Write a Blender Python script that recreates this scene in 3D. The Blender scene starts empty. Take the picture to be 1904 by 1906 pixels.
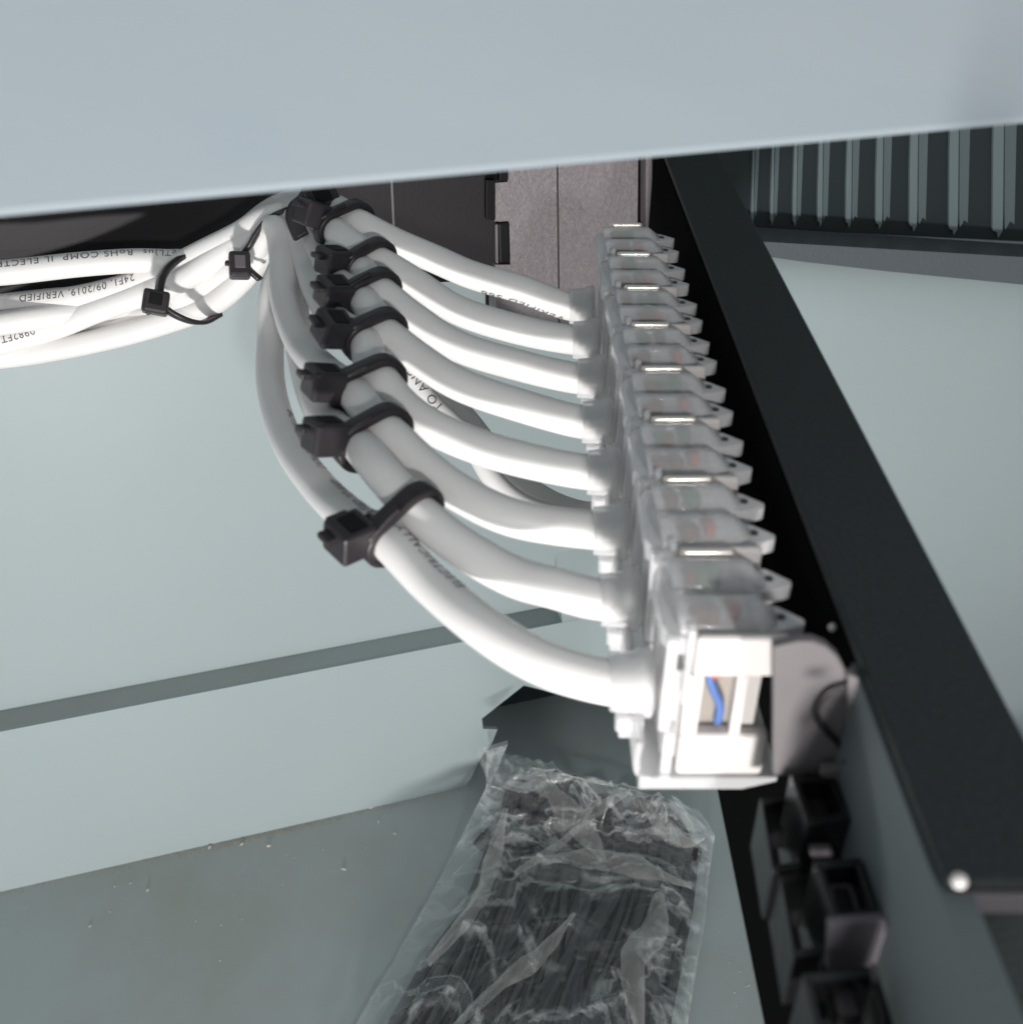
import bpy, bmesh, math, random
from mathutils import Vector, Matrix, noise
random.seed(7)
C = bpy.context.scene.collection
MM = 0.001
PITCH = math.radians(35)
S_, C_ = math.sin(PITCH), math.cos(PITCH)
F, CX, CY = 2000.0, 952.0, 953.0
H = 330.0                                   # camera height above the shelf floor, in mm

# ---------------------------------------------------------------- camera, world, lamps
sc = bpy.context.scene
cam_d = bpy.data.cameras.new("camera")
cam = bpy.data.objects.new("camera", cam_d); C.objects.link(cam)
cam_d.sensor_fit = 'HORIZONTAL'; cam_d.sensor_width = 36
cam_d.lens = 36 * F / 1904
cam.location = (0, 0, H * MM)
cam.rotation_euler = (math.radians(90) - PITCH, 0, 0)
cam_d.clip_start = 0.005; cam_d.clip_end = 10
cam_d.dof.use_dof = True
cam_d.dof.focus_distance = 0.262
cam_d.dof.aperture_fstop = cam_d.lens / 1.08
sc.camera = cam
sc.render.resolution_x = 1022; sc.render.resolution_y = 1024

w = bpy.data.worlds.new("World"); sc.world = w; w.use_nodes = True
bg = w.node_tree.nodes['Background']
bg.inputs[0].default_value = (0.90, 0.965, 1.0, 1); bg.inputs[1].default_value = 0.35

def area(name, loc, target, size, power, col):
    d = bpy.data.lights.new(name, 'AREA'); d.shape = 'DISK'; d.size = size; d.energy = power; d.color = col
    o = bpy.data.objects.new(name, d); C.objects.link(o)
    o.location = [v * MM for v in loc]
    dv = (Vector(target) - Vector(loc))
    o.rotation_euler = dv.to_track_quat('-Z', 'Y').to_euler()
    return o
area("hand_lamp", (-38, -400, H - 268), (0, 200, H - 120), 0.045, 3.9, (1.0, 0.97, 0.945))
area("fill_lamp", (70, -210, H + 34), (0, 200, H - 150), 0.02, 0.52, (1.0, 0.98, 0.96))  # added fill lamp near the viewer, brightens upward faces and gives small highlights
sc.view_settings.view_transform = 'Standard'; sc.view_settings.look = 'None'
sc.view_settings.exposure = 0.0; sc.view_settings.gamma = 1.0

# ---------------------------------------------------------------- points (all in mm, z measured from the floor)
def cam2w(x, y, d):
    return Vector((x, y * S_ + d * C_, y * C_ - d * S_ + H))
def P(u, v, d):
    return cam2w((u - CX) / F * d, -(v - CY) / F * d, d)
def ray(u, v): return cam2w((u - CX) / F, -(v - CY) / F, 1.0) - Vector((0, 0, H))
O = Vector((0, 0, H))
def PX(u, v, x): r = ray(u, v); return O + r * (x / r.x)
def PY(u, v, y): r = ray(u, v); return O + r * (y / r.y)
def PZ(u, v, z): r = ray(u, v); return O + r * ((z - H) / r.z)
YAW = math.radians(16.3)
BX = Vector((math.cos(YAW), math.sin(YAW), 0)); BY = Vector((-math.sin(YAW), math.cos(YAW), 0))
def PB(u, v, q):                            # on the cabinet plane BY.p = q
    r = ray(u, v); return O + r * (q / r.dot(BY))

# ---------------------------------------------------------------- materials
def mat(name, col, rough=0.5, spec=0.5, metal=0.0, bump=None, var=None, alpha=None, fres=None, sss=0.0, coat=0, speck=None):
    m = bpy.data.materials.new(name); m.use_nodes = True
    nt = m.node_tree; N = nt.nodes; L = nt.links
    b = N['Principled BSDF']
    b.inputs['Base Color'].default_value = (*col, 1)
    b.inputs['Roughness'].default_value = rough
    b.inputs['Specular IOR Level'].default_value = spec
    b.inputs['Metallic'].default_value = metal
    b.inputs['Coat Weight'].default_value = coat
    if sss:
        b.inputs['Subsurface Weight'].default_value = sss
        b.inputs['Subsurface Radius'].default_value = (0.002, 0.002, 0.002)
        b.inputs['Subsurface Scale'].default_value = 1.0
    tc = N.new('ShaderNodeTexCoord')
    if var:                                  # (scale, amount, second colour)
        n = N.new('ShaderNodeTexNoise'); n.inputs['Scale'].default_value = var[0]; n.inputs['Detail'].default_value = 6
        n.inputs['Roughness'].default_value = 0.6
        L.new(tc.outputs['Object'], n.inputs['Vector'])
        r = N.new('ShaderNodeValToRGB'); r.color_ramp.elements[0].position = 0.42 - 0.0; r.color_ramp.elements[1].position = 0.72
        r.color_ramp.elements[0].color = (0, 0, 0, 1); r.color_ramp.elements[1].color = (var[1],) * 3 + (1,)
        L.new(n.outputs['Fac'], r.inputs[0])
        mx = N.new('ShaderNodeMix'); mx.data_type = 'RGBA'
        mx.inputs[6].default_value = (*col, 1); mx.inputs[7].default_value = (*var[2], 1)
        L.new(r.outputs[0], mx.inputs[0]); L.new(mx.outputs[2], b.inputs['Base Color'])
        last = mx
    if bump:                                 # (scale, strength, distance)
        n2 = N.new('ShaderNodeTexNoise'); n2.inputs['Scale'].default_value = bump[0]; n2.inputs['Detail'].default_value = 3
        L.new(tc.outputs['Object'], n2.inputs['Vector'])
        bp = N.new('ShaderNodeBump'); bp.inputs['Strength'].default_value = bump[1]; bp.inputs['Distance'].default_value = bump[2]
        L.new(n2.outputs['Fac'], bp.inputs['Height']); L.new(bp.outputs[0], b.inputs['Normal'])
        if len(bump) > 3:
            n3 = N.new('ShaderNodeTexNoise'); n3.inputs['Scale'].default_value = bump[3]; n3.inputs['Detail'].default_value = 4
            n3.inputs['Distortion'].default_value = 1.5
            L.new(tc.outputs['Object'], n3.inputs['Vector'])
            bp2 = N.new('ShaderNodeBump'); bp2.inputs['Strength'].default_value = bump[4]; bp2.inputs['Distance'].default_value = bump[5]
            L.new(n3.outputs['Fac'], bp2.inputs['Height']); L.new(bp2.outputs[0], bp.inputs['Normal'])
    if alpha is not None:
        tr = N.new('ShaderNodeBsdfTransparent')
        mxs = N.new('ShaderNodeMixShader')
        lw = N.new('ShaderNodeLayerWeight'); lw.inputs['Blend'].default_value = 0.35
        mr = N.new('ShaderNodeMapRange'); mr.inputs['To Min'].default_value = alpha; mr.inputs['To Max'].default_value = fres if fres else alpha
        L.new(lw.outputs['Facing'], mr.inputs['Value'])
        L.new(mr.outputs[0], mxs.inputs[0]); L.new(tr.outputs[0], mxs.inputs[1]); L.new(b.outputs[0], mxs.inputs[2])
        L.new(mxs.outputs[0], N['Material Output'].inputs['Surface'])
    return m

M = {}
M['wall'] = mat('painted_steel', (0.325, 0.38, 0.39), 0.42, 0.35, var=(9, 0.5, (0.295, 0.35, 0.36)), bump=(2600, 0.12, 0.00015))
M['shoulder'] = mat('orange_peel_paint', (0.325, 0.38, 0.39), 0.36, 0.5, var=(9, 0.5, (0.295, 0.35, 0.36)), bump=(1500, 0.22, 0.0003))
M['floor'] = mat('shelf_paint', (0.36, 0.41, 0.415), 0.36, 0.4, var=(11, 0.9, (0.31, 0.32, 0.28)), bump=(2200, 0.25, 0.00015))
M['rail'] = mat('rail_paint', (0.31, 0.355, 0.385), 0.5, 0.3, var=(16, 0.9, (0.295, 0.345, 0.38)), bump=(1800, 0.12, 0.00015))
M['dust_edge'] = mat('dusty_paint', (0.36, 0.33, 0.26), 0.8, 0.1, var=(200, 0.9, (0.46, 0.40, 0.30)))
M['jacket'] = mat('white_cable_jacket', (0.81, 0.795, 0.785), 0.42, 0.4, sss=0.12, bump=(900, 0.10, 0.0003), var=(60, 0.35, (0.70, 0.68, 0.65)))
M['ink'] = mat('printed_ink', (0.13, 0.125, 0.13), 0.6, 0.2)
M['tie'] = mat('black_nylon', (0.022, 0.018, 0.021), 0.38, 0.5, bump=(700, 0.25, 0.0003))
M['tieblack'] = mat('black_nylon_dark', (0.008, 0.008, 0.012), 0.24, 0.7, bump=(700, 0.25, 0.0003))
M['black'] = mat('black_plastic', (0.006, 0.006, 0.007), 0.5, 0.18)
M['panelblack'] = mat('matt_black_panel', (0.004, 0.004, 0.004), 0.95, 0.03)
M['bracket'] = mat('grey_green_bracket', (0.11, 0.132, 0.138), 0.55, 0.3, bump=(1500, 0.2, 0.0002))
M['gloss'] = mat('glossy_black_plastic', (0.008, 0.008, 0.009), 0.22, 0.6, bump=(300, 0.2, 0.0004))
M['frosted'] = mat('frosted_tip', (0.86, 0.85, 0.86), 0.2, 0.7, alpha=0.55, fres=0.95)
M['blackmetal'] = mat('black_powder_coat', (0.015, 0.020, 0.022), 0.55, 0.3, var=(1500, 0.35, (0.05, 0.055, 0.056)), bump=(1500, 0.3, 0.0002))
M['darkgrey'] = mat('dark_recess_grey', (0.055, 0.068, 0.072), 0.5, 0.35, bump=(1500, 0.2, 0.0002))
M['darkpanel'] = mat('dark_equipment_panel', (0.018, 0.0155, 0.018), 0.55, 0.25, bump=(1600, 0.3, 0.0002))
M['texgrey'] = mat('crackle_grey_coat', (0.19, 0.165, 0.175), 0.42, 0.6, bump=(520, 0.5, 0.0004, 1300, 0.5, 0.0004), var=(900, 0.5, (0.30, 0.27, 0.28)))
M['palegrey'] = mat('pale_grey_plastic', (0.155, 0.142, 0.148), 0.5, 0.3, var=(90, 0.6, (0.135, 0.122, 0.128)))
M['mauve'] = mat('grey_mauve_plastic', (0.105, 0.095, 0.108), 0.4, 0.4)
M['clear'] = mat('milky_clear_plastic', (0.93, 0.92, 0.93), 0.12, 0.8, alpha=0.32, fres=0.95, bump=(420, 0.15, 0.0005))
M['clearcore'] = mat('frosted_core', (0.92, 0.90, 0.90), 0.25, 0.6, alpha=0.50, fres=0.85, bump=(260, 0.4, 0.0008))
M['cream'] = mat('cream_plastic', (0.70, 0.66, 0.64), 0.35, 0.4, sss=0.1)
M['taupe'] = mat('taupe_interior', (0.30, 0.265, 0.235), 0.5, 0.3)
M['taupe2'] = mat('frosted_taupe', (0.50, 0.47, 0.45), 0.3, 0.5)
for n_, c_ in (('blue', (0.09, 0.17, 0.42)), ('green', (0.03, 0.16, 0.07)), ('brown', (0.16, 0.075, 0.03)), ('orange', (0.50, 0.12, 0.05))):
    M[n_] = mat(n_ + '_wire', c_, 0.45, 0.4)
M['steel'] = mat('glint_metal', (0.92, 0.86, 0.78), 0.28, 0.6, metal=0.6)  # warm metal of the added glint bars
M['film'] = mat('polythene_film', (0.74, 0.79, 0.79), 0.09, 0.8, alpha=0.06, fres=0.75, bump=(90, 0.5, 0.004, 320, 0.45, 0.0012))
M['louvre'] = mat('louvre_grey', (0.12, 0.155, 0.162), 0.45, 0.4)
M['shadeband'] = mat('shade_band_grey', (0.085, 0.098, 0.108), 0.4, 0.6, bump=(900, 0.5, 0.0006))  # mid grey standing for the shading below the louvres
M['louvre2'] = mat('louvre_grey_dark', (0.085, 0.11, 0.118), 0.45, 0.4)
M['ventdark'] = mat('vent_dark_tone', (0.016, 0.023, 0.025), 0.5, 0.3)  # dark base colour of the louvred plate
M['chip'] = mat('pale_chip', (0.52, 0.49, 0.42), 0.7, 0.2)

def cloud_film(m):
    nt = m.node_tree; N = nt.nodes; L = nt.links
    mr = [n for n in N if n.type == 'MAP_RANGE'][0]; mix = [n for n in N if n.type == 'MIX_SHADER'][0]
    tc = N.new('ShaderNodeTexCoord'); n = N.new('ShaderNodeTexNoise')
    n.inputs['Scale'].default_value = 27; n.inputs['Detail'].default_value = 5; n.inputs['Distortion'].default_value = 2.2
    L.new(tc.outputs['Object'], n.inputs['Vector'])
    r = N.new('ShaderNodeValToRGB'); e = r.color_ramp.elements
    e[0].position = .47; e[0].color = (0, 0, 0, 1); e[1].position = .53; e[1].color = (.24, .24, .24, 1)
    x = e.new(.56); x.color = (.03, .03, .03, 1); y = e.new(.66); y.color = (.1, .1, .1, 1)
    L.new(n.outputs['Fac'], r.inputs[0])
    a = N.new('ShaderNodeMath'); a.operation = 'ADD'; a.use_clamp = True
    L.new(mr.outputs[0], a.inputs[0]); L.new(r.outputs[0], a.inputs[1]); L.new(a.outputs[0], mix.inputs[0])
    pw = N.new('ShaderNodeMath'); pw.operation = 'POWER'; pw.inputs[1].default_value = 2.4
    lw = [n for n in N if n.type == 'LAYER_WEIGHT'][0]
    L.new(lw.outputs['Facing'], pw.inputs[0]); L.new(pw.outputs[0], mr.inputs['Value'])
cloud_film(M['film'])
def streak(m, sc_):                          # brushed direction of the coat
    nt = m.node_tree; tc = [n for n in nt.nodes if n.type == 'TEX_COORD'][0]
    mp = nt.nodes.new('ShaderNodeMapping'); mp.inputs['Scale'].default_value = sc_
    nz = [n for n in nt.nodes if n.type == 'TEX_NOISE'][0]
    nt.links.new(tc.outputs['Object'], mp.inputs[0]); nt.links.new(mp.outputs[0], nz.inputs['Vector'])
streak(M['rail'], (1, 8, 8))

# ---------------------------------------------------------------- builders
def link(name, me, m, parent=None, smooth=False):
    o = bpy.data.objects.new(name, me); C.objects.link(o)
    if m is not None and not me.materials: me.materials.append(m)
    if smooth:
        for p in me.polygons: p.use_smooth = True
    if parent is not None: o.parent = parent
    return o
def bm_obj(name, bm, m, parent=None, smooth=False, org=None):
    me = bpy.data.meshes.new(name)
    bmesh.ops.recalc_face_normals(bm, faces=bm.faces)
    og = Vector(org) if org is not None else Vector((0, 0, 0))
    for v in bm.verts: v.co = (v.co - og) * MM
    bm.to_mesh(me); bm.free()
    o = link(name, me, m, parent, smooth)
    if org is not None: o.location = og * MM
    return o
def thing(name, label, cat, loc=(0, 0, 0), group=None):
    o = bpy.data.objects.new(name, None); C.objects.link(o)
    o.empty_display_size = 0.005
    o.location = Vector(loc) * MM
    tag(o, label, cat, group); return o
def tag(o, label, cat, group=None):
    o['label'] = label; o['category'] = cat
    if group: o['group'] = group
    return o
def struct(o): o['kind'] = 'structure'; return o
def offs(parent): return Vector(parent.location) / MM if parent is not None else Vector((0, 0, 0))

def bev(bm, r, seg=2):
    if r > 0: bmesh.ops.bevel(bm, geom=list(bm.edges), offset=r, segments=seg, affect='EDGES', profile=0.6)
def boxbm(bm, c, size, r=0.0, rot=None, seg=2):
    b2 = bmesh.new(); bmesh.ops.create_cube(b2, size=1)
    for v in b2.verts: v.co = Vector((v.co.x * size[0], v.co.y * size[1], v.co.z * size[2]))
    bev(b2, r, seg)
    for v in b2.verts:
        p = v.co
        if rot is not None: p = rot @ p
        v.co = p + Vector(c)
    me = bpy.data.meshes.new('t'); b2.to_mesh(me); b2.free(); bm.from_mesh(me); bpy.data.meshes.remove(me)
def box(name, lo, hi, m, parent=None, r=0.0, seg=2):
    bm = bmesh.new(); lo = Vector(lo); hi = Vector(hi)
    boxbm(bm, (lo + hi) / 2, hi - lo, r, seg=seg)
    return bm_obj(name, bm, m, parent)
def prism(name, pts, depth, m, parent=None, r=0.0, smooth=False):
    """polygon (list of 3-D points, planar) extruded by the vector depth"""
    bm = bmesh.new()
    vs = [bm.verts.new(Vector(p)) for p in pts]
    f = bm.faces.new(vs)
    ex = bmesh.ops.extrude_face_region(bm, geom=[f])
    for g in ex['geom']:
        if isinstance(g, bmesh.types.BMVert): g.co += Vector(depth)
    bmesh.ops.recalc_face_normals(bm, faces=bm.faces)
    bev(bm, r)
    return bm_obj(name, bm, m, parent, smooth)
def spline(pts, per=10):
    """Catmull-Rom through points (Vector)"""
    p = [pts[0] * 2 - pts[1]] + list(pts) + [pts[-1] * 2 - pts[-2]]
    out = []
    for i in range(1, len(p) - 2):
        a, b, c, d = p[i - 1:i + 3]
        for k in range(per):
            t = k / per
            out.append(0.5 * ((2 * b) + (c - a) * t + (2 * a - 5 * b + 4 * c - d) * t * t + (3 * b - a - 3 * c + d) * t ** 3))
    out.append(p[-2].copy()); return out
def frames(pts, up0=None):
    T = []
    for i in range(len(pts)):
        a = pts[max(i - 1, 0)]; b = pts[min(i + 1, len(pts) - 1)]
        T.append((b - a).normalized())
    n = up0 if up0 is not None else Vector((0, 0, 1))
    n = (n - T[0] * n.dot(T[0])).normalized(); Ns = [n]
    for i in range(1, len(pts)):
        n = Ns[-1] - T[i] * Ns[-1].dot(T[i]); Ns.append(n.normalized())
    return T, Ns
def sweep(bm, pts, prof, up0=None, cap=True, closed=False):
    """profile: list of (a,b): a along normal, b along binormal"""
    T, Ns = frames(pts, up0); rings = []
    for p, t, n in zip(pts, T, Ns):
        b = t.cross(n)
        rings.append([bm.verts.new(p + n * q[0] + b * q[1]) for q in prof])
    k = len(prof)
    rng = range(len(rings)) if closed else range(len(rings) - 1)
    for i in rng:
        r0, r1 = rings[i], rings[(i + 1) % len(rings)]
        for j in range(k):
            bm.faces.new((r0[j], r0[(j + 1) % k], r1[(j + 1) % k], r1[j]))
    if cap and not closed:
        bm.faces.new(rings[0][::-1]); bm.faces.new(rings[-1])
def circ(r, n=18): return [(r * math.cos(2 * math.pi * i / n), r * math.sin(2 * math.pi * i / n)) for i in range(n)]
def flat(w, t, c=0.25):                     # strap section: normal = thickness, binormal = width
    w /= 2; t /= 2
    return [(-t, -w + c), (-t, w - c), (-t + c, w), (t - c, w), (t, w - c), (t, -w + c), (t - c, -w), (-t + c, -w)]
def tube(name, pts, r, m, parent=None, n=18, per=10, raw=False):
    bm = bmesh.new(); sp = pts if raw else spline(pts, per); sweep(bm, sp, circ(r, n))
    return bm_obj(name, bm, m, parent, True)

# ---------------------------------------------------------------- the cabinet (setting)
def yawbox(name, x0, x1, q0, q1, z0, z1, m, parent=None, r=0.0):
    """box in the cabinet's own directions: x along the wall, q into it"""
    bm = bmesh.new()
    rot = Matrix((BX, BY, Vector((0, 0, 1)))).transposed()
    c = BX * ((x0 + x1) / 2) + BY * ((q0 + q1) / 2) + Vector((0, 0, (z0 + z1) / 2))
    boxbm(bm, c, (x1 - x0, q1 - q0, z1 - z0), r, rot)
    return bm_obj(name, bm, m, parent)
fl = PZ(450, 1559, 0); QR = fl.dot(BY)                      # riser plane
# ledge height from its front edge on the riser plane
LZ = PB(450, 1275, QR).z
QW = PZ(450, 1238, LZ).dot(BY)                              # wall plane
struct(yawbox('floor', -420, 166, -420, QR + 60, -3, 0, M['floor']))
# riser with the cut-out corner at its foot
cut = [PB(u, v, QR) for u, v in ((975, 1276), (897, 1338), (899, 1357), (926, 1358), (915, 1385), (893, 1415), (868, 1452))]
lx = [-420, 420]
def at_x(x, z): return BX * x + BY * QR + Vector((0, 0, z))
foot = at_x(cut[-1].dot(BX), 0.02)
right = PB(1205, 1335, QR)
pts = [at_x(-420, 0.02), foot] + cut[:-1][::-1] + [right, at_x(right.dot(BX) + 3, 0.02), at_x(420, 0.02), at_x(420, LZ), at_x(-420, LZ)]
bm = bmesh.new(); f = bm.faces.new([bm.verts.new(p) for p in pts])
ex = bmesh.ops.extrude_face_region(bm, geom=[f])
for g in ex['geom']:
    if isinstance(g, bmesh.types.BMVert): g.co += BY * 1.6
bmesh.ops.triangulate(bm, faces=[f_ for f_ in bm.faces if len(f_.verts) > 4])
struct(bm_obj('lower_wall', bm, M['wall']))
ledge_end = PZ(1045, 1145, LZ).dot(BX)
struct(yawbox('ledge', -420, ledge_end, QR + 1.6, QW + 2, LZ - 1.5, LZ - 0.05, M['floor']))
struct(yawbox('wall', -420, 420, QW, QW + 3, LZ - 8, H + 120, M['wall']))
# flush piece of wall to the right of the ledge, with a chamfered end like the photo's
xr = PB(1330, 700, QW - 14).dot(BX)
bm = bmesh.new(); e0 = [(QR + .02, LZ - .3), (QW + 1, LZ - .3), (QW + 1, LZ + 26), (QW - .05, LZ + 24)]
va = [bm.verts.new(BX * (ledge_end - 1) + BY * a_ + Vector((0, 0, b_))) for a_, b_ in e0]
vb_ = [bm.verts.new(BX * xr + BY * a_ + Vector((0, 0, b_))) for a_, b_ in e0]
bm.faces.new(va); bm.faces.new(vb_)
for k in range(4): bm.faces.new((va[k], va[(k + 1) % 4], vb_[(k + 1) % 4], vb_[k]))
struct(bm_obj('wall_return', bm, M['wall']))
prof = [(1330, 420, 545), (1400, 426, 565), (1500, 432, 590), (1650, 440, 625), (1800, 447, 655), (1904, 452, 675), (2100, 460, 715), (2900, 500, 860)]
cols_ = []
for u, vt, vb in prof:
    zt, zb = PB(u, vt, QW - 2).z, PB(u, vb, QW - 16).z
    xt, xb = PB(u, vt, QW - 2).dot(BX), PB(u, vb, QW - 16).dot(BX)
    c_ = []
    for k in range(15):
        ph = math.pi / 2 * k / 14
        q_ = QW - 1 - 15 * math.sin(ph); z_ = zt - (zt - zb) * (1 - math.cos(ph)); x_ = xt + (xb - xt) * math.sin(ph)
        c_.append(BX * x_ + BY * q_ + Vector((0, 0, z_)))
    c_.append(BX * xb + BY * (QW - 16) + Vector((0, 0, -110)))
    cols_.append(c_)
bm = bmesh.new(); gv = [[bm.verts.new(p) for p in c_] for c_ in cols_]
for a_ in range(len(gv) - 1):
    for k in range(15): bm.faces.new((gv[a_][k], gv[a_][k + 1], gv[a_ + 1][k + 1], gv[a_ + 1][k]))
ow = bm_obj('wall_shoulder', bm, M['shoulder'], None, True)
sf = ow.modifiers.new('thickness', 'SOLIDIFY'); sf.thickness = .0008; sf.offset = -1
struct(ow)
struct(yawbox('recess_back', -10, 160, QR + 38, QR + 40, 0, LZ - 2, M['darkgrey']))  # darkness inside the cut-out put into this back's dark colour
# dusty line at the riser's foot and on the ledge: dust lies there
bm = bmesh.new()
def pebble(bm, c, s, flatz=0.5):
    mtx = Matrix.Translation(c) @ Matrix.Rotation(random.random() * 6.28, 4, 'Z') @ Matrix.Diagonal((s * random.uniform(0.7, 1.6), s * random.uniform(.5, 1), s * flatz, 1))
    r = bmesh.ops.create_icosphere(bm, subdivisions=1, radius=1, matrix=mtx)
    for v in r['verts']: v.co += Vector((random.uniform(-.2, .2), random.uniform(-.2, .2), random.uniform(-.1, .1))) * s
for i in range(2600):
    t = random.random()
    u = random.uniform(-30, 880) if random.random() < .5 else random.gauss(500, 110)
    if u > 870: continue
    v = 1660 - 0.2247 * u
    p = PZ(u, v, 0); p -= BY * (abs(random.gauss(0, 1.7)) + .1)
    p.z = 0.05; pebble(bm, p, random.uniform(0.05, 0.2))
o = bm_obj('dust', bm, M['dust_edge'], None); o['kind'] = 'stuff'; tag(o, 'brown dust gathered along the foot of the lower wall', 'dust')
bm = bmesh.new()
for i in range(170):
    u = random.uniform(-20, 860); v = 1660 - 0.2247 * u + abs(random.gauss(0, 95)) + 6
    if v > 1900: continue
    p = PZ(u, v, 0); pebble(bm, p + Vector((0, 0, 0.06)), random.choice((.08, .10, .13, .16, .30)))
for i in range(26):
    p = PZ(random.uniform(1335, 1400), random.uniform(1600, 1900), 0); pebble(bm, p, random.uniform(.12, .3))
for u, v, s in ((692, 1503, .75), (390, 1578, .6), (450, 1572, .6), (500, 1575, .6), (275, 1658, .5), (705, 1530, .35), (168, 1725, .4), (735, 1552, .5), (640, 1618, .55)):
    pebble(bm, PZ(u, v, 0) + Vector((0, 0, .2)), s * 1.5)
for u, v, s in ((84, 1303, .45), (716, 1180, .8), (722, 1172, .7), (617, 1193, .5), (765, 1164, .35), (610, 1197, .35), (500, 1220, .3), (232, 1290, .25), (360, 1240, .3)):
    pebble(bm, PZ(u, v, LZ) + Vector((0, 0, .15)), s * 1.35)
for i in range(90):
    u = random.uniform(0, 900); v = 1310 - .165 * u + random.uniform(4, 26) if u > 300 else 1310 - .165 * u + random.uniform(4, 26)
    pebble(bm, PZ(u, v, LZ), random.uniform(.06, .13))
o = bm_obj('plaster_crumbs', bm, M['chip'], None); o['kind'] = 'stuff'; tag(o, 'small pale crumbs scattered on the grey shelf floor and ledge', 'debris')

# rail close to the lens
RZ = P(952, 312, 104).z; rq = PZ(952, 312, RZ).dot(BY)
o = yawbox('cabinet_rail', -260, 260, rq, rq + 1.2, RZ, H + 90, M['rail'], None, .5)
tl = Matrix.Rotation(math.radians(-33), 4, BX); pv = (BY * rq + Vector((0, 0, RZ))) * MM
o.data.transform(Matrix.Translation(pv) @ tl @ Matrix.Translation(-pv))
tag(o, 'out-of-focus pale grey steel rail crossing the top of the view', 'rail')

# ---------------------------------------------------------------- equipment behind the cables
QE = QW - 12
def ebox(name, u0, u1, vtop, vbot, q0, q1, m, parent, r=0.3):
    a = PB(u0, vbot, q0); b = PB(u1, vbot, q0); t = PB(u0, vtop, q0)
    return yawbox(name, a.dot(BX), b.dot(BX), q0, q1, min(a.z, b.z) if vbot is not None else 0, t.z, m, parent, r)
eq = thing('equipment_case', 'black equipment case with textured grey end plates behind the cables', 'equipment')
def eplate(name, pix, q, dep, m, parent=eq, r=0.15):
    return prism(name, [PB(u, v, q) for u, v in pix], BY * dep, m, parent, r)
eplate('case_panel', ((-300, 120), (718, 120), (735, 520), (405, 500), (330, 548), (-300, 600)), QE, 8, M['darkpanel'], r=.3)
eplate('case_panel', ((723, 120), (925, 120), (925, 520), (737, 530)), QE + .6, 8, M['darkpanel'], r=.3)
eplate('edge_strip', ((717, 130), (721.5, 130), (736, 440), (731.5, 440)), QE - .4, 1, M['palegrey'], r=0)
eplate('end_plate', ((945, 120), (1034, 120), (1040, 622), (925, 632), (922, 492), (950, 492), (948, 414), (921, 412), (919, 340), (945, 338)), QE - 1.5, 8, M['texgrey'])
eplate('end_plate', ((1037.5, 120), (1190, 120), (1185, 610), (1043, 622)), QE - 1.5, 8, M['texgrey'])
eplate('edge_strip', ((1203, 120), (1214, 120), (1214, 560), (1202, 560)), QE - 3, 6, M['texgrey'])
eplate('edge_strip', ((1193, 120), (1199, 120), (1198, 560), (1190, 560)), QE + 1, 4, M['black'])
eplate('latch', ((905, 335), (922, 335), (922, 410), (905, 408)), QE - 2.2, 2, M['black'])
eplate('latch', ((928, 416), (948, 414), (950, 488), (930, 490)), QE - 2.6, 2, M['black'], r=.5)
eplate('latch', ((922, 418), (927, 417), (928, 490), (923, 490)), QE - 3, 1, M['palegrey'], r=.2)
eplate('latch', ((930, 300), (946, 300), (946, 336), (930, 336)), QE - 2.2, 2, M['black'])
eplate('bracket', ((1216, 230), (1262, 230), (1262, 408), (1220, 408)), QE - 1, 3, M['mauve'])
eplate('bracket_tab', ((1226, 418), (1262, 418), (1266, 431), (1232, 432)), QE - 6, 1.2, M['cream'])
eplate('case_back', ((905, 120), (1300, 120), (1300, 600), (905, 600)), QE + 8.6, 1, M['black'], r=0)

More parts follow.
